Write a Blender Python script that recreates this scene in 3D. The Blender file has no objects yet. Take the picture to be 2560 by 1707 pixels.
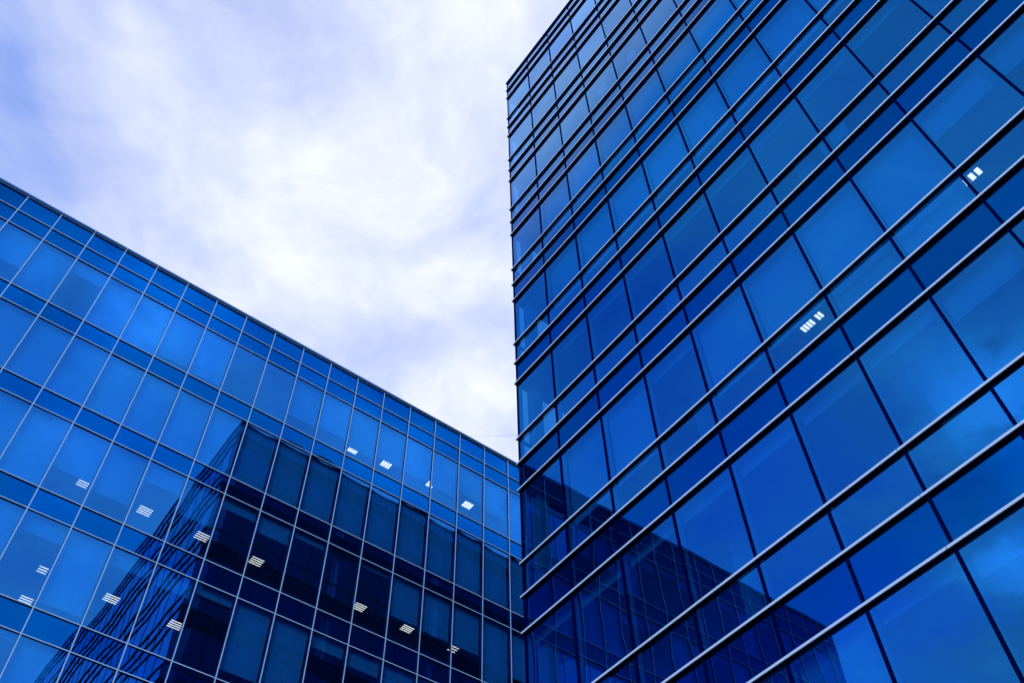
import bpy, math, random
from mathutils import Vector, Matrix

C = bpy.context.scene.collection
S = bpy.context.scene
R = random.Random(7)
GZ = 1.6                                   # eye height above the ground

# ------------------------------------------------------------------ camera
cam_d = bpy.data.cameras.new('camera')
cam = bpy.data.objects.new('camera', cam_d)
C.objects.link(cam)
pitch, roll = 0.9425787706611871, -0.02785776285048764
fw = Vector((0, math.cos(pitch), math.sin(pitch)))
rt0 = Vector((1, 0, 0))
up0 = rt0.cross(fw)
rt = math.cos(roll) * rt0 + math.sin(roll) * up0
up = -math.sin(roll) * rt0 + math.cos(roll) * up0
m = Matrix.Identity(4)
for i in range(3):
    m[i][0] = rt[i]; m[i][1] = up[i]; m[i][2] = -fw[i]
m[2][3] = GZ
cam.matrix_world = m
cam_d.sensor_width = 36.0
FPX = 2385.762
cam_d.lens = FPX / 2560 * 36
cam_d.clip_start = 0.1
cam_d.clip_end = 9000
S.camera = cam
S.render.resolution_x = 1024
S.render.resolution_y = 682

# ------------------------------------------------------------------ light and sky
SUN_EL, SUN_AZ = math.radians(24), math.radians(190)      # azimuth clockwise from +Y
S.view_settings.view_transform = 'Standard'
S.view_settings.look = 'None'
S.view_settings.exposure = 0.0
S.view_settings.gamma = 1.0
sd = bpy.data.lights.new('sun', 'SUN')
sd.energy = 1.5
sd.angle = math.radians(12)
sd.color = (1.0, 0.96, 0.9)
sun = bpy.data.objects.new('sun', sd)
C.objects.link(sun)
sdir = Vector((math.sin(SUN_AZ) * math.cos(SUN_EL), math.cos(SUN_AZ) * math.cos(SUN_EL), math.sin(SUN_EL)))
sun.rotation_euler = sdir.to_track_quat('Z', 'Y').to_euler()
sun.location = sdir * 80

W = bpy.data.worlds.new('World')
S.world = W
W.use_nodes = True
nt = W.node_tree
N, L = nt.nodes, nt.links
bg = N['Background']
bg.inputs['Strength'].default_value = 0.1
sky = N.new('ShaderNodeTexSky')
sky.sky_type = 'NISHITA'
sky.sun_disc = False
sky.sun_elevation = SUN_EL
sky.sun_rotation = SUN_AZ
sky.air_density = 1.0
sky.dust_density = 0.6
sky.ozone_density = 3.0


def vm(op, a, b=None, c=None):
    n = N.new('ShaderNodeVectorMath'); n.operation = op
    for k, v in enumerate((a, b, c)):
        if v is None: continue
        if isinstance(v, bpy.types.NodeSocket): L.new(v, n.inputs[k])
        else: n.inputs[k].default_value = v
    return n.outputs['Value'] if op in ('LENGTH', 'DISTANCE', 'DOT_PRODUCT') else n.outputs[0]


def mt(op, a, b=None, c=None, clamp=False):
    n = N.new('ShaderNodeMath'); n.operation = op; n.use_clamp = clamp
    for k, v in enumerate((a, b, c)):
        if v is None: continue
        if isinstance(v, bpy.types.NodeSocket): L.new(v, n.inputs[k])
        else: n.inputs[k].default_value = v
    return n.outputs[0]


def noise(vec, scale, detail, rough=0.55, dist=0.0):
    n = N.new('ShaderNodeTexNoise')
    n.inputs['Scale'].default_value = scale
    n.inputs['Detail'].default_value = detail
    n.inputs['Roughness'].default_value = rough
    n.inputs['Distortion'].default_value = dist
    L.new(vec, n.inputs['Vector'])
    return n


tc = N.new('ShaderNodeTexCoord')
dirv = tc.outputs['Generated']
sp = N.new('ShaderNodeSeparateXYZ'); L.new(dirv, sp.inputs[0])
zz = mt('MAXIMUM', sp.outputs[2], 0.12)
cb = N.new('ShaderNodeCombineXYZ')
L.new(mt('DIVIDE', sp.outputs[0], zz), cb.inputs[0])
L.new(mt('DIVIDE', sp.outputs[1], zz), cb.inputs[1])
pl = cb.outputs[0]                          # position on a flat cloud layer overhead
warp = noise(pl, 2.2, 4)
wv = vm('SCALE', vm('SUBTRACT', warp.outputs['Color'], (0.5, 0.5, 0.5)), None)
wv.node.inputs['Scale'].default_value = 0.28
pw = vm('ADD', pl, wv)
big = noise(pw, 3.4, 8, 0.5).outputs['Fac']
fine = noise(pw, 9.0, 9, 0.55).outputs['Fac']


def blob(cx, cy, r, amp):
    d = vm('DISTANCE', pw, (cx, cy, 0))
    t = mt('DIVIDE', d, r)
    g = mt('EXPONENT', mt('MULTIPLY', mt('MULTIPLY', t, t), -1.0))
    return mt('MULTIPLY', g, amp)


# clear = how open the cloud cover is (1 blue, 0 cloud)
BLOBS = [(-0.52, 0.33, 0.14, .42), (-0.57, 0.47, 0.12, .25), (-0.45, 0.26, 0.10, .12), (-0.25, 0.31, 0.06, .30), (-0.32, 0.42, 0.06, .22),
         (-0.165, 0.585, 0.05, .26), (-0.17, 0.72, 0.07, .2), (-0.02, 0.33, 0.08, -.30), (-0.10, 0.45, 0.12, -.10), (-0.33, 0.66, 0.12, -.3), (-0.05, 0.95, 0.2, -.15),
         (-0.45, -0.03, 0.16, -.25), (-0.78, -0.05, 0.22, .3), (-1.2, -0.1, 0.4, .45), (-1.0, -0.22, 0.2, .25), (-0.7, -0.42, 0.14, .3), (-1.5, -0.3, 0.2, .35), (0.95, -0.3, 0.25, .1)]
WISPS = [(-0.97, -0.47, 0.12, 1.2), (-0.87, -0.34, 0.05, .6), (-1.34, -0.46, 0.07, 1.2), (-1.12, -0.55, 0.10, .9), 
         (0.56, -0.56, 0.11, .7), (0.42, -0.72, 0.08, .45), (0.72, -0.76, 0.10, .3), (0.84, -0.38, 0.10, .35), (0.97, -0.22, 0.10, .35)]
clear = mt('MULTIPLY_ADD', mt('SUBTRACT', big, 0.5), 2.0, 0.2)
clear = mt('ADD', clear, mt('MULTIPLY', mt('SUBTRACT', fine, 0.5), 0.65))
for b in BLOBS:
    clear = mt('ADD', clear, blob(*b))
gain = 1.0
for (cx, cy, r_, a_) in WISPS:
    g_ = blob(cx, cy, r_, 1.0)
    g_ = mt('MULTIPLY', g_, mt('MULTIPLY_ADD', fine, 5.0, -1.6, clamp=True))
    clear = mt('SUBTRACT', clear, mt('MULTIPLY', g_, 1.1))
    gain = mt('MULTIPLY_ADD', g_, a_, gain)
near_sun = mt('MAXIMUM', mt('SUBTRACT', vm('DOT_PRODUCT', dirv, tuple(sdir)), 0.45), 0.0)
clear = mt('SUBTRACT', clear, mt('MULTIPLY', near_sun, 4.0))          # cloud added around the sun to keep its glow out of reflections
clear = mt('MULTIPLY', clear, 1.0, clamp=True)
sky_dim = mt('SUBTRACT', 1.0, blob(-0.12, -1.0, 0.5, 0.85))                # sky dimmed behind the viewer, added to darken the doubly mirrored glass
skyc = N.new('ShaderNodeMix'); skyc.data_type = 'RGBA'; skyc.blend_type = 'MULTIPLY'
skyc.inputs[0].default_value = 1.0
L.new(sky.outputs[0], skyc.inputs[6]); skyc.inputs[7].default_value = (4.7, 4.1, 5.0, 1)
mixc = N.new('ShaderNodeMix'); mixc.data_type = 'RGBA'
L.new(clear, mixc.inputs[0])
cs = N.new('ShaderNodeMix'); cs.data_type = 'RGBA'              # thicker and thinner cloud
L.new(mt('MULTIPLY_ADD', noise(pw, 6.0, 10, 0.6).outputs['Fac'], 3.2, -1.1, clamp=True), cs.inputs[0])
cs.inputs[6].default_value = (7.0, 7.8, 10.6, 1); cs.inputs[7].default_value = (9.8, 10.2, 11.0, 1)
cg = N.new('ShaderNodeVectorMath'); cg.operation = 'SCALE'; L.new(cs.outputs[2], cg.inputs[0])
L.new(gain, cg.inputs['Scale'])
L.new(cg.outputs[0], mixc.inputs[6])
L.new(skyc.outputs[2], mixc.inputs[7])
dimmed = N.new('ShaderNodeVectorMath'); dimmed.operation = 'SCALE'
L.new(mixc.outputs[2], dimmed.inputs[0]); L.new(sky_dim, dimmed.inputs['Scale'])
L.new(dimmed.outputs[0], bg.inputs['Color'])


# ------------------------------------------------------------------ materials
def mat(name):
    mm = bpy.data.materials.new(name); mm.use_nodes = True
    mm.node_tree.nodes.clear()
    o = mm.node_tree.nodes.new('ShaderNodeOutputMaterial')
    return mm, mm.node_tree, o


def pbr(name, col, rough=0.5, metal=0.0, var=0.12, scale=3.0, spec=0.5):
    mm, t, o = mat(name)
    b = t.nodes.new('ShaderNodeBsdfPrincipled')
    tcn = t.nodes.new('ShaderNodeTexCoord')
    nz = t.nodes.new('ShaderNodeTexNoise'); nz.inputs['Scale'].default_value = scale; nz.inputs['Detail'].default_value = 6
    t.links.new(tcn.outputs['Object'], nz.inputs['Vector'])
    mr = t.nodes.new('ShaderNodeMapRange')
    mr.inputs[3].default_value = 1 - var; mr.inputs[4].default_value = 1 + var
    t.links.new(nz.outputs[0], mr.inputs[0])
    hs = t.nodes.new('ShaderNodeVectorMath'); hs.operation = 'SCALE'
    hs.inputs[0].default_value = col
    t.links.new(mr.outputs[0], hs.inputs['Scale'])
    t.links.new(hs.outputs[0], b.inputs['Base Color'])
    b.inputs['Roughness'].default_value = rough
    b.inputs['Metallic'].default_value = metal
    b.inputs['Specular IOR Level'].default_value = spec
    t.links.new(b.outputs[0], o.inputs[0])
    return mm


def coated_glass(name, face, edge, trans, back=None, power=1.0, base=0.0):
    """blue mirror-coated glazing: what it reflects grows paler at grazing angles"""
    mm, t, o = mat(name)
    fr = t.nodes.new('ShaderNodeFresnel'); fr.inputs[0].default_value = 1.52
    pw_ = t.nodes.new('ShaderNodeMath'); pw_.operation = 'MULTIPLY_ADD'; pw_.inputs[1].default_value = 5.5 * power; pw_.inputs[2].default_value = -0.90 * power
    t.links.new(fr.outputs[0], pw_.inputs[0])
    mx_ = t.nodes.new('ShaderNodeClamp'); mx_.inputs[1].default_value = base; mx_.inputs[2].default_value = 1.0
    t.links.new(pw_.outputs[0], mx_.inputs[0]); pw_ = mx_
    mc = t.nodes.new('ShaderNodeMix'); mc.data_type = 'RGBA'
    t.links.new(pw_.outputs[0], mc.inputs[0])
    mc.inputs[6].default_value = (*face, 1); mc.inputs[7].default_value = (*edge, 1)
    g = t.nodes.new('ShaderNodeBsdfGlossy'); g.inputs['Roughness'].default_value = 0.0
    oi = t.nodes.new('ShaderNodeObjectInfo')          # every pane comes from a slightly different coating batch
    vr = t.nodes.new('ShaderNodeMapRange'); vr.inputs[3].default_value = 0.88; vr.inputs[4].default_value = 1.08
    t.links.new(oi.outputs['Random'], vr.inputs[0])
    sc_ = t.nodes.new('ShaderNodeVectorMath'); sc_.operation = 'SCALE'
    t.links.new(mc.outputs[2], sc_.inputs[0]); t.links.new(vr.outputs[0], sc_.inputs['Scale'])
    t.links.new(sc_.outputs[0], g.inputs['Color'])
    if trans is not None:
        s = t.nodes.new('ShaderNodeBsdfTransparent'); s.inputs[0].default_value = (*trans, 1)
    else:
        s = t.nodes.new('ShaderNodeBsdfDiffuse'); s.inputs[0].default_value = (*back, 1)
    # faint waviness of the heat-treated glass
    tcn = t.nodes.new('ShaderNodeTexCoord')
    nz = t.nodes.new('ShaderNodeTexNoise'); nz.inputs['Scale'].default_value = 0.9; nz.inputs['Detail'].default_value = 1.5
    t.links.new(tcn.outputs['Object'], nz.inputs['Vector'])
    bp = t.nodes.new('ShaderNodeBump'); bp.inputs['Strength'].default_value = 0.05; bp.inputs['Distance'].default_value = 0.02
    t.links.new(nz.outputs[0], bp.inputs['Height'])
    t.links.new(bp.outputs[0], g.inputs['Normal'])
    a = t.nodes.new('ShaderNodeAddShader')
    t.links.new(g.outputs[0], a.inputs[0]); t.links.new(s.outputs[0], a.inputs[1])
    t.links.new(a.outputs[0], o.inputs[0])
    return mm


FACE = (0.0, 0.108, 0.43)
EDGE = (0.34, 0.62, 1.0)
TR = (0.055, 0.26, 0.46)
TRT = (0.04, 0.205, 0.38)
M_glass = coated_glass('blue_glass', FACE, EDGE, TR, base=0.035)
M_spand = coated_glass('blue_spandrel_glass', (0.0, 0.088, 0.41), EDGE, None, (0.0, 0.003, 0.02))
M_glassR = coated_glass('tower_blue_glass', (0.0, 0.094, 0.335), EDGE, TRT, base=0.02)
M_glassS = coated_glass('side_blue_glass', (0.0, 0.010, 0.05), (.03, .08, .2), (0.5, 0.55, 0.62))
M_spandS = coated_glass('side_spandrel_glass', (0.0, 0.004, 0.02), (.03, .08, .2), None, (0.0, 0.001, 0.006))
M_spandR = coated_glass('tower_spandrel_glass', (0.0, 0.060, 0.28), EDGE, None, (0.0, 0.002, 0.015))
M_alu = pbr('pale_blue_aluminium', (0.27, 0.54, 1.0), 0.5, 0.0, 0.06)
M_nose = pbr('pale_lilac_aluminium', (0.48, 0.68, 1.0), 0.4, 0.0, 0.05)
M_black = pbr('black_anodised_aluminium', (0.004, 0.006, 0.016), 0.6, 0.0, 0.2, spec=0.15)
M_navy = pbr('navy_anodised_aluminium', (0.0, 0.003, 0.05), 0.7, 0.0, 0.15, spec=0.0)
M_coping = pbr('blue_coping_metal', (0.0, 0.11, 0.38), 0.5, 0.0, 0.08, spec=0.1)
M_blind = pbr('pale_blind_fabric', (0.74, 0.77, 0.80), 0.9, 0.0, 0.03, 1.5)
M_ceil = pbr('ceiling_tiles', (0.34, 0.36, 0.40), 0.9, 0.0, 0.05, 1.0)
M_core = pbr('dark_office_wall', (0.12, 0.14, 0.18), 0.9, 0.0, 0.2, 0.6)
M_conc = pbr('column_paint', (0.55, 0.58, 0.62), 0.8, 0.0, 0.05)
M_house = pbr('lamp_housing', (0.10, 0.11, 0.13), 0.5, 0.0, 0.05)
M_cable = pbr('cable_rubber', (0.02, 0.02, 0.03), 0.6, 0.0, 0.1)
mm, t, o = mat('lit_tube')
em = t.nodes.new('ShaderNodeEmission'); em.inputs[0].default_value = (1, .24, .14, 1); em.inputs[1].default_value = 18
t.links.new(em.outputs[0], o.inputs[0]); M_tube = mm
mm, t, o = mat('lit_louvre')
em = t.nodes.new('ShaderNodeEmission'); em.inputs[0].default_value = (1, .24, .13, 1); em.inputs[1].default_value = 20
t.links.new(em.outputs[0], o.inputs[0]); M_louvre = mm


# ------------------------------------------------------------------ mesh helpers
class MB:
    def __init__(s): s.v = []; s.f = []; s.smooth = False
    def box(s, x0, x1, y0, y1, z0, z1):
        n = len(s.v)
        s.v += [(x, y, z) for z in (z0, z1) for y in (y0, y1) for x in (x0, x1)]
        s.f += [tuple(n + k for k in q) for q in ((0, 2, 3, 1), (4, 5, 7, 6), (0, 1, 5, 4), (2, 6, 7, 3), (0, 4, 6, 2), (1, 3, 7, 5))]
        return s
    def bbox(s, x0, x1, y0, y1, z0, z1, c):
        """long bar in X with chamfered front edges"""
        n = len(s.v)
        prof = [(y1, z0), (y0 + c, z0), (y0, z0 + c), (y0, z1 - c), (y0 + c, z1), (y1, z1)]
        for x in (x0, x1): s.v += [(x, a, b) for a, b in prof]
        k = len(prof)
        for i in range(k): s.f.append((n + i, n + (i + 1) % k, n + k + (i + 1) % k, n + k + i))
        s.f.append(tuple(n + i for i in reversed(range(k)))); s.f.append(tuple(n + k + i for i in range(k)))
        return s
    def pane(s, x0, x1, z0, z1, y, bow, tx, tz, wob, nx=8, nz=10):
        """a glass sheet that bulges by 'bow' and leans a hair, facing -Y"""
        n = len(s.v); s.smooth = True
        ph = R.uniform(0, 6.28); ph2 = R.uniform(0, 6.28)
        for j in range(nz + 1):
            for i in range(nx + 1):
                a = i / nx; b = j / nz
                w = bow * (1 - (2 * a - 1) ** 2) * (1 - (2 * b - 1) ** 2)
                w += wob * math.sin(a * 3.3 + ph) * math.sin(b * 5.1 + ph2) * (a * (1 - a) * 4) * (b * (1 - b) * 4)
                s.v.append((x0 + (x1 - x0) * a, y - w + tx * (a - .5) * (x1 - x0) + tz * (b - .5) * (z1 - z0), z0 + (z1 - z0) * b))
        for j in range(nz):
            for i in range(nx):
                q = n + j * (nx + 1) + i
                s.f.append((q, q + 1, q + nx + 2, q + nx + 1))
        return s
    def sidepane(s, x, y0, y1, z0, z1, bow, wob=0.0, nx=6, nz=8):
        """the same kind of sheet in a wall that faces -X"""
        n = len(s.v); s.smooth = True
        for j in range(nz + 1):
            for i in range(nx + 1):
                a = i / nx; b = j / nz
                w = bow * (1 - (2 * a - 1) ** 2) * (1 - (2 * b - 1) ** 2)
                s.v.append((x - w, y0 + (y1 - y0) * a, z0 + (z1 - z0) * b))
        for j in range(nz):
            for i in range(nx):
                q = n + j * (nx + 1) + i
                s.f.append((q, q + nx + 1, q + nx + 2, q + 1))
        return s
    def mesh(s, name, m):
        me = bpy.data.meshes.new(name); me.from_pydata(s.v, [], s.f); me.update()
        me.materials.append(m)
        if s.smooth:
            for p in me.polygons: p.use_smooth = True
        return me
    def build(s, name, m, parent=None, label=None, kind=None):
        o = bpy.data.objects.new(name, s.mesh(name, m)); C.objects.link(o)
        if parent: o.parent = parent
        if label: o['label'] = label
        if kind: o['kind'] = kind
        return o


def thing(name, loc, rz, label, cat, group=None):
    o = bpy.data.objects.new(name, None); C.objects.link(o)
    o.location = loc; o.rotation_euler = (0, 0, rz); o.empty_display_size = 0.5
    o['label'] = label; o['category'] = cat
    if group: o['group'] = group
    return o


def frame_xy(p):
    """where a world point lands in the photograph, in its own pixels (used only to choose which panes become parts)"""
    d = Vector(p) - Vector((0, 0, GZ)); z = d.dot(fw)
    if z <= 0.1: return None
    return 1280 + FPX * d.dot(rt) / z, 853.5 - FPX * d.dot(up) / z


def seen(p, mx=40):
    q = frame_xy(p)
    return q is not None and -mx < q[0] < 2560 + mx and -mx < q[1] < 1707 + mx


# ------------------------------------------------------------------ ground
mm, t, o = mat('asphalt')
b = t.nodes.new('ShaderNodeBsdfPrincipled')
tcn = t.nodes.new('ShaderNodeTexCoord'); nz = t.nodes.new('ShaderNodeTexNoise'); nz.inputs['Scale'].default_value = 0.4; nz.inputs['Detail'].default_value = 12
t.links.new(tcn.outputs['Object'], nz.inputs['Vector'])
cr = t.nodes.new('ShaderNodeValToRGB'); cr.color_ramp.elements[0].color = (0.012, 0.016, 0.03, 1); cr.color_ramp.elements[1].color = (0.03, 0.036, 0.055, 1)
t.links.new(nz.outputs[0], cr.inputs[0]); t.links.new(cr.outputs[0], b.inputs['Base Color']); b.inputs['Roughness'].default_value = 0.95
t.links.new(b.outputs[0], o.inputs[0]); M_asph = mm
g = MB(); g.v = [(-3000, -3000, 0), (3000, -3000, 0), (3000, 3000, 0), (-3000, 3000, 0)]; g.f = [(0, 1, 2, 3)]
g.build('ground', M_asph, kind='structure')

# ================================================================== LOW BUILDING (left)
PL = Vector((-20.35758074, 18.24110344, 0)); AL = math.atan2(0.62484993, 0.78074488)
LOW = thing('office_building', PL, AL, 'lower blue glass office building with a grid of pale mullions beside the finned tower', 'building')
ML = LOW_M = Matrix.Translation(PL) @ Matrix.Rotation(AL, 4, 'Z')
off = [0.117, 0.072, 0.039, -0.005, -0.031, -0.007, -0.078, -0.077, -0.07, -0.051, -0.055, -0.035, -0.023, 0.008, 0.026, 0.034, 0.063, 0.073]
off[5] = -0.05


def UL(i):
    if i < 0: return 1.5 * i + 0.117
    if i >= 18: return 1.5 * i + 0.08
    return 1.5 * i + off[i]


I0, I1 = -12, 34
rows = [36.592, 35.468, 34.501, 31.217, 30.266, 27.004, 26.088, 22.880, 21.932, 18.700, 17.757]
rz = [z + GZ for z in rows]
while rz[-1] > 5: rz += [rz[-1] - 3.215, rz[-1] - 3.215 - 0.95]
nrow = len(rz)
U0, U1 = UL(I0) - 0.9, UL(I1)
GY = 0.052                                   # glass sits this far behind the mullion fronts
for i in range(I0, I1 + 1):
    mu = MB().box(UL(i) - .019, UL(i) + .019, .010, .14, 0.0, rz[0] + .008).build('mullion', M_navy, LOW)
    MB().box(UL(i) - .020, UL(i) + .020, 0, .010, 0.0, rz[0] + .01).build('mullion_cap', M_alu, mu)
MB().box(U0 - .03, U0 + .05, -.003, .2, 0, rz[0] + .012).build('corner_post', M_alu, LOW)
for j, z in enumerate(rz):
    a = MB()
    xs = [U0 + .05] + [UL(i) for i in range(I0, I1 + 1)]
    for q in range(len(xs) - 1):
        a.box(xs[q] + (.021 if q else 0), xs[q + 1] - .021, .014, .12, z - .018, z + .018)
    o = a.build('transom', M_navy, LOW)
    a = MB()
    for q in range(len(xs) - 1):
        a.box(xs[q] + (.021 if q else 0), xs[q + 1] - .021, .004, .014, z - .018, z + .018)
    a.build('transom_cap', M_alu, o)
cp = MB()
for i in range(I0 - 1, I1):
    x0 = UL(i) if i >= I0 else U0 - .04
    cp.box(x0 + .006, UL(i + 1) - .006, -.045, .35, rz[0] + .024, rz[0] + .15)
cp.build('roof_coping', M_coping, LOW)

# blinds: share of each window covered, by (row of windows, bay)
BL = {0: {-1: .6, 0: .62, 1: 1, 2: .22, 3: 1, 4: 1, 5: .84, 6: .87, 7: 0, 8: .05, 9: .72, 10: .66, 11: .75, 12: .66, 13: .66, 14: .68, 15: .52, 16: .62, 17: 1},
      1: {k: 1 for k in range(-1, 20)},
      2: {-1: 1, 0: .5, 1: 1, 2: 1, 3: 1, 4: .62, 5: .7, 6: .26, 7: .5, 8: .14, 9: .26, 10: .08, 11: 0, 12: .05, 13: .58, 14: .6, 15: .6, 16: 1, 17: .7},
      3: {2: 1, 3: .58, 4: .2, 5: .88, 6: .18, 7: .2, 8: .1, 9: .84, 10: .8, 11: .15, 12: .2, 13: 1, 14: 1, 15: .7, 16: 1},
      4: {4: .05, 5: 1, 6: 0, 7: .1, 8: 0, 9: 1}}
restg, restsp = MB(), MB()
nspan = 0
restb = MB()
for j in range(nrow - 1):
    zt, zb = rz[j] - .021, rz[j + 1] + .021
    iswin = (j >= 2 and j % 2 == 0)
    for i in range(I0 - 1, I1):
        x0 = (UL(i) + .021) if i >= I0 else U0 + .05
        x1 = UL(i + 1) - .021
        ctr = ML @ Vector(((x0 + x1) / 2, GY, (zt + zb) / 2))
        vis = seen(ctr, 30) and i <= 18 and i >= -2
        bow = R.uniform(.0018, .0030) if iswin else R.uniform(.0010, .0020)
        tx, tz = R.gauss(0, .0022), R.gauss(0, .0022)
        if iswin:
            w = (j - 2) // 2
            fr = BL.get(w, {}).get(i, R.choice([0, .1, .2, .6, 1, 1]))
            tgt = MB() if vis else restg
            tgt.pane(x0, x1, zb, zt, GY, bow, tx, tz, .0006)
            if vis:
                o = tgt.build('window', M_glass, LOW)
            if fr > 0.01:
                zz0 = zt - fr * (zt - zb)
                bb = MB() if vis else restb
                bb.box(x0 + .03, x1 - .03, GY + .16, GY + .165, max(zb + .01, zz0), zt - .02)
                if fr < .98: bb.box(x0 + .03, x1 - .03, GY + .150, GY + .172, zz0 - .03, zz0 - .002)
                if vis:
                    q = bb.build('blind', M_blind, o)
                    q['label'] = 'pale roller blind pulled all the way down' if fr > .95 else ('pale roller blind pulled part of the way down' if fr > .3 else 'pale roller blind rolled almost all the way up')
        else:
            if vis and nspan < 100:
                nspan += 1
                MB().pane(x0, x1, zb, zt, GY, bow, tx, tz, .0003, 6, 4).build('spandrel_panel', M_spand, LOW)
            else:
                restsp.pane(x0, x1, zb, zt, GY, bow, tx, tz, .0003, 6, 4)
restg.build('window', M_glass, LOW, kind='stuff')
restsp.build('spandrel_panel', M_spand, LOW, kind='stuff')
restb.build('blind', M_blind, LOW, kind='stuff')
DEPTH = 14.0
for j in range(1, nrow - 1, 2):              # floor slabs hide behind the spandrel bands
    zt, zb = (rz[j] - .03, rz[j + 1] + .03) if j > 1 else (rz[0] - .25, rz[2] + .03)
    MB().box(U0 + .1, U1, GY + .06, DEPTH, zb, zt).build('floor_slab', M_ceil, LOW)
MB().box(U0 + .1, U1, 6.5, DEPTH - .02, 0.05, rz[0] - .4).build('core_wall', M_core, LOW)
MB().box(U0, U0 + .06, .21, DEPTH, 0, rz[0]).build('end_wall', M_coping, LOW)

# ================================================================== TOWER (right)
PR_ = Vector((0.02083679, 17.27700805, 0)); AR = math.atan2(-0.78553623, 0.61881567)
TOW = thing('office_tower', PR_, AR, 'tall blue glass office tower banded with dark horizontal fins edged in bright metal', 'building')
MR = Matrix.Translation(PR_) @ Matrix.Rotation(AR, 4, 'Z')
ZT, HH, FA, FB_ = 45.2864 + GZ, 4.3277, 0.9689, 1.9367
BW = 1.5545
G2 = 0.08                                    # glass plane behind the fin edges
NB = 22


def UR(k):
    return 0.10 + 1.5475 * k if k else 0.0


UE = UR(NB)
SIDE = 26.0                                  # length of the wall that faces the low building
NH = .051


def zf(k, m_): return ZT - k * HH - (0, FA, FB_)[m_]


NK = 11
UC = 0.028                                   # the tower's corner
for k in range(NK):
    for m_ in range(3):
        z = zf(k, m_)
        if z < .8: continue
        fb = MB().box(0.0, UE, .012, G2 + .02, z - NH + .001, z - .001)
        fin = fb.build('fin', M_black, TOW)
        ns = MB()
        x = 0.0
        sx = [0.0, 4.665, 9.315, 13.86] + [13.86 + 4.6 * q for q in range(1, 5) if 13.86 + 4.6 * q < UE - .5] + [UE]
        for q in range(len(sx) - 1):
            a0 = sx[q] + (.006 if q else 0); a1 = sx[q + 1] - (.006 if q < len(sx) - 2 else 0)
            dz = R.uniform(-.0015, .0015)
            ns.bbox(a0, a1, R.uniform(-.001, .001), .012, z - NH + dz, z + dz, .004)
        ns.build('fin_edge', M_nose, fin)
for q in range(0, NB + 1):
    x = UR(q)
    x0, x1 = (UC, UC + .05) if q == 0 else (x - .026, x + .026)
    mu = MB().box(x0, x1, G2 - .018, G2 + .05, 0, ZT - .05).build('mullion', M_navy, TOW)
    MB().box((x0 if q else UC + .015), x1 - .01, G2 + .052, G2 + .17, 0, ZT - .3).build('inner_post', M_conc, mu)

# blinds seen in the tower, (floor, bay) -> share; a second number reaches below the window
BR = {}
for k in range(NK):
    for b_ in range(NB): BR[(k, b_)] = 0.0
for b_ in range(1, 9): BR[(4, b_)] = 1.0
for b_ in range(1, 8): BR[(3, b_)] = 1.0 if b_ % 3 else .9
for b_ in range(0, 9): BR[(5, b_)] = .10 + .01 * (b_ % 3)
BR.update({(5, 0): 0, (6, 0): .05, (6, 1): 1, (6, 2): 1, (6, 3): .13, (6, 4): 1, (6, 5): 1.0, (6, 6): 1.45, (6, 7): 1.45, (6, 8): .38, (6, 9): .38,
           (7, 0): .1, (7, 1): .12, (7, 2): .12, (7, 3): .13, (7, 4): .14, (7, 5): .14, (7, 6): .13, (7, 7): .3,
           (8, 1): .12, (8, 2): .3, (8, 3): 1, (8, 4): .85, (8, 5): .1, (8, 6): .2})
restw, rests, restt, restbl = MB(), MB(), MB(), MB()
cw = [0, 0, 0]
for k in range(NK):
    zw_t = zf(k, 2) - NH; zw_b = zf(k + 1, 0)
    segs = [('window', zw_b, zw_t), ('strip_window', zf(k, 1), zf(k, 0) - NH), ('spandrel_panel', zf(k, 2), zf(k, 1) - NH)]
    for b_ in range(NB):
        x0 = UR(b_) + (.026 if b_ else UC + .05); x1 = UR(b_ + 1) - .026
        for si, (nm, zb, zt) in enumerate(segs):
            if zt < 1.0: continue
            zb = max(zb, .05)
            ctr = MR @ Vector(((x0 + x1) / 2, G2, (zt + zb) / 2))
            vis = seen(ctr, 120) and cw[si] < 100
            bow = R.uniform(.0007, .0016) * (1.6 if b_ < 2 else 1) if si == 0 else R.uniform(.0001, .0004)
            tx, tz = R.gauss(0, .0010), R.gauss(0, .0010)
            tgt = MB() if vis else (restw, restt, rests)[si]
            tgt.pane(x0, x1, zb, zt, G2, bow, tx, tz, .0010 if b_ < 3 else .0004, *((8, 10) if si == 0 else (6, 4)))
            if vis:
                cw[si] += 1
                o = tgt.build(nm, M_spandR if si == 2 or k == 0 and si == 1 else M_glassR, TOW)
            if si == 0:
                fr = BR[(k, b_)]
                if fr > 0:
                    bb = MB() if vis else restbl
                    bb.box(x0 + .03, x1 - .03, G2 + .20, G2 + .205, zt - fr * (zt - zb), zt - .03)
                    if vis:
                        qq = bb.build('blind', M_blind, o)
                        qq['label'] = 'pale blind drawn down over the whole window' if fr > .8 else 'narrow band of pale blind at the top of the window'
restw.build('window', M_glassR, TOW, kind='stuff')
restt.build('strip_window', M_glassR, TOW, kind='stuff')
rests.build('spandrel_panel', M_spandR, TOW, kind='stuff')
restbl.build('blind', M_blind, TOW, kind='stuff')
for k in range(NK):
    zt, zb = zf(k, 1) - NH - .02, zf(k, 2) - .02
    if k == 0: zt = ZT - NH - .02
    if zb < 1: continue
    MB().box(UC + .12, UE, G2 + .06, SIDE - .1, zb, zt).build('floor_slab', M_ceil, TOW)
MB().box(7.0, UE, 6.0, SIDE - .3, .05, ZT - .6).build('core_wall', M_core, TOW)
MB().box(UE, UE + .1, G2, SIDE, 0, ZT - .1).build('end_wall', M_navy, TOW)
col = MB()
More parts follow.
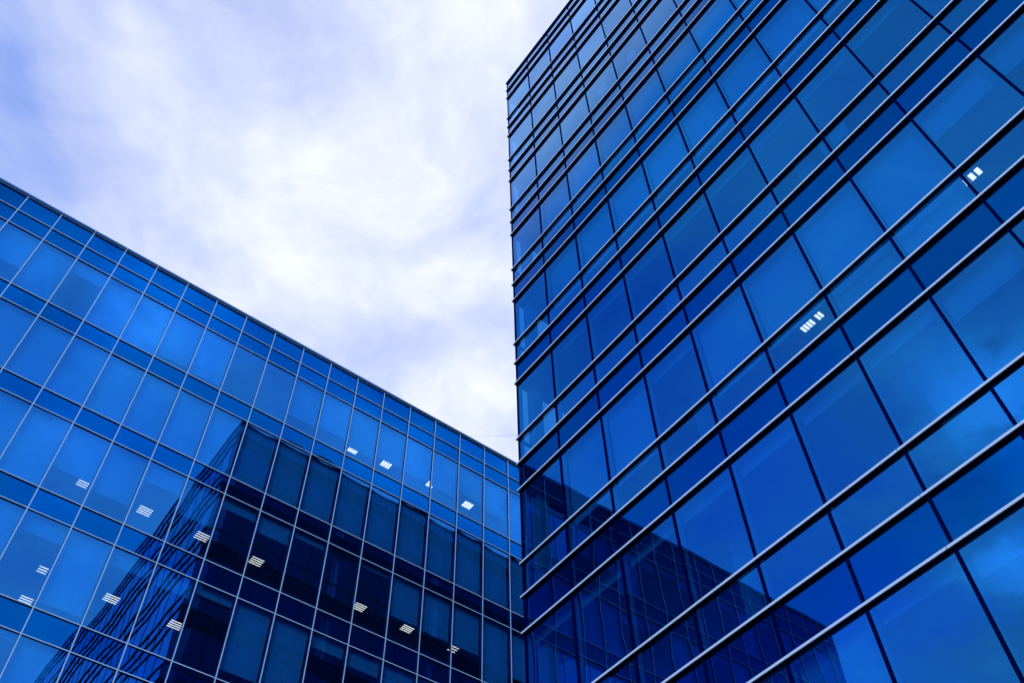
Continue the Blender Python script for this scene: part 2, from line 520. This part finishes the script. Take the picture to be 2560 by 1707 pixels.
for (cx, cy) in ((0.10, .40), (0.42 + 3 * BW, 1.1), (0.42 + 6 * BW, 1.1), (.42, 8), (.42, 15)):
    MB().box(cx, cx + (.3 if cy < 1 else .4), cy, cy + (.3 if cy < 1 else .4), 0, ZT - 4.2).build('column', M_conc, TOW)
# the wall that faces the low building: flat glazing with slim dark frames, seen mirrored and through the corner rooms
sg, ss, sm = MB(), MB(), MB()
nside = int(SIDE / BW)
for k in range(NK):
    for si, (zb, zt) in enumerate(((zf(k + 1, 0), zf(k, 2)), (zf(k, 1), zf(k, 0)), (zf(k, 2), zf(k, 1)))):
        if zt < 1.0: continue
        zb = max(zb, .05)
        for q in range(nside):
            y0 = G2 + .05 + q * BW; y1 = y0 + BW
            (ss if si == 2 else sg).sidepane(UC, y0 + .02, y1 - .02, zb + .02, zt - .02, R.uniform(.0, .002))
        sm.box(UC - .05, UC + .03, G2 + .05, G2 + .05 + nside * BW, zt - .03, zt + .03)
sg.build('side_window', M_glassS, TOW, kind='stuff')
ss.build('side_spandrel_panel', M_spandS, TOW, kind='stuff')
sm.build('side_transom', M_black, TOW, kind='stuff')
for q in range(1, nside + 1):
    y = G2 + .05 + q * BW
    MB().box(UC - .045, UC + .06, y - .02, y + .02, 0, ZT - .08).build('side_mullion', M_black, TOW)
MB().box(UC - .06, UC + .3, G2 + .04, G2 + .05 + nside * BW, ZT - .075, ZT - .02).build('side_coping', M_black, TOW)

# ------------------------------------------------------------------ lit ceiling lamps (things that hang in the rooms)
def lamp(M_, az, u0, u1, d0, d1, z, along, n, label, group, dead=(), tm=None):
    c = M_ @ Vector(((u0 + u1) / 2, (d0 + d1) / 2, 0))
    T = thing('ceiling_lamp', (c.x, c.y, z), az, label, 'lamp', group)
    a, b = (u1 - u0) / 2, (d1 - d0) / 2
    fr_ = MB()
    fr_.box(-a - .03, a + .03, -b - .03, -b - .01, -.03, .0); fr_.box(-a - .03, a + .03, b + .01, b + .03, -.03, .0)
    fr_.box(-a - .03, -a - .01, -b - .01, b + .01, -.03, .0); fr_.box(a + .01, a + .03, -b - .01, b + .01, -.03, .0)
    fr_.box(-a - .01, a + .01, -b - .01, b + .01, -.005, .0)
    fr_.build('housing', M_house, T)
    for q in range(n):
        if q in dead: continue
        tb = MB()
        if along == 'u':
            yc = -b + (q + .5) * 2 * b / n
            tb.box(-a, a, yc - .014, yc + .014, -.014, -.006)
        else:
            xc = -a + (q + .5) * 2 * a / n; w = a / n * .62
            tb.box(xc - w, xc + w, -b, b, -.026, -.008)
        tb.build('tube', tm or M_tube, T)
    return T


gL = 'square lit ceiling lamps in the low building'
zw = [rz[2] - .03, rz[4] - .03, rz[6] - .03, rz[8] - .03]
for u0, u1, d0, d1, w, al, lb in [
    (7.22, 7.62, 2.45, 2.85, 2, 'u', 'lit lamp of three bars, leftmost in the window row third from the roof'),
    (9.63, 10.15, 2.37, 2.87, 2, 'u', 'lit lamp of four bars just right of the first lamp in the third window row'),
    (12.03, 12.56, 2.37, 2.87, 2, 'u', 'lit lamp of four bars behind the dark wavy fin reflection in the third window row'),
    (14.44, 14.96, 2.39, 2.89, 2, 'u', 'lit lamp of four bars, first one inside the dark mirrored tower, third window row'),
    (19.29, 19.81, 2.38, 2.86, 2, 'u', 'lit lamp of four bars half behind a mullion in the middle of the dark reflection'),
    (21.70, 22.22, 2.42, 2.87, 2, 'u', 'lit lamp of four bars under a lowered blind, second from right in the dark reflection'),
    (24.17, 24.58, 2.38, 2.86, 2, 'u', 'lit lamp of short bars furthest right in the dark reflection'),
    (7.32, 7.63, 2.35, 2.78, 3, 'u', 'small lit lamp of short bars, upper one of the pair at the lower left edge'),
    (7.38, 7.82, 4.19, 4.60, 3, 'u', 'lit lamp of thin bars low at the left edge, just above a transom'),
    (9.70, 10.20, 2.37, 2.85, 3, 'u', 'lit lamp cut by the edge of the dark fin reflection, fourth window row'),
    (12.12, 12.62, 2.37, 2.87, 3, 'u', 'lit lamp of four bars among the lowest wavy fin reflections'),
    (17.65, 18.15, 2.1, 2.52, 0, 'd', 'smallest lit lamp in the top window row, half hidden by a blind edge'),
    (19.44, 19.96, 1.79, 2.38, 0, 'd', 'biggest and brightest lit lamp, in the top window row below a blind'),
    (22.02, 22.42, 1.79, 2.20, 0, 'd', 'lit lamp cut off by a mullion on its left side in the top window row'),
    (24.30, 24.83, 1.90, 2.30, 0, 'd', 'lit lamp of four wide bars, rightmost in the top window row')]:
    lamp(ML, AL, u0, u1, d0, d1, zw[w], al, 3 if u1 - u0 < .46 and al == 'u' else 4, lb, gL)
gR = 'lit lamps in the tower'
zc = zf(6, 2) - .03
lamp(MR, AR, 12.04, 12.64, 2.0, 2.18, zc, 'd', 4, 'lit lamp beside a mullion high in the tower at the right edge', gR, tm=M_louvre)
lamp(MR, AR, 7.75, 8.34, 2.06, 2.24, zc, 'd', 7, 'broken row of lit panels glowing in the middle of the tower', gR, dead=(4,), tm=M_louvre)

# ------------------------------------------------------------------ thin pale sheets just inside the tower's glass
for x0, x1, z0, z1, lb in ((6.84, 7.27, 32.95, 33.6, 'pale sheet on the inside of a high tower window, right one of the pair'),
                           (5.25, 5.70, 33.07, 33.72, 'pale sheet on the inside of a high tower window, left one of the pair'),
                           (11.02, 11.44, 18.7, 19.17, 'wide pale sheet just right of a mullion in the tower, above a fin'),
                           (10.75, 10.88, 18.7, 19.17, 'narrow pale sheet just left of a mullion in the tower, above a fin')):
    c = MR @ Vector(((x0 + x1) / 2, G2 + .06, 0))
    o = MB().box(-(x1 - x0) / 2, (x1 - x0) / 2, 0, .004, 0, z1 - z0).build('pale_sheet', M_blind)
    o.location = (c.x, c.y, z0 + GZ); o.rotation_euler = (0, 0, AR)
    o['label'] = lb; o['category'] = 'sheet'; o['group'] = 'pale sheets on the tower windows'

# ------------------------------------------------------------------ overhead cable between the roofs
def cable(p0, p1, sag, r, label):
    v, f = [], []
    n = 24; k = 5
    for i in range(n + 1):
        t_ = i / n
        c = p0.lerp(p1, t_) - Vector((0, 0, sag * 4 * t_ * (1 - t_)))
        for q in range(k):
            a = q / k * 2 * math.pi
            v.append((c.x, c.y + r * math.cos(a), c.z + r * math.sin(a)))
    for i in range(n):
        for q in range(k):
            f.append((i * k + q, i * k + (q + 1) % k, (i + 1) * k + (q + 1) % k, (i + 1) * k + q))
    b = MB(); b.v, b.f = v, f; b.smooth = True
    o = b.build('overhead_cable', M_cable)
    o['label'] = label; o['category'] = 'cable'
    return o


cable(ML @ Vector((UL(15) + .25, .1, rz[0] + .15)), MR @ Vector((UC - .05, 1.0, 0)) + Vector((0, 0, 20.25 + GZ)), .1, .0035,
      'thin dark cable crossing the sky from the low roof to the tower')
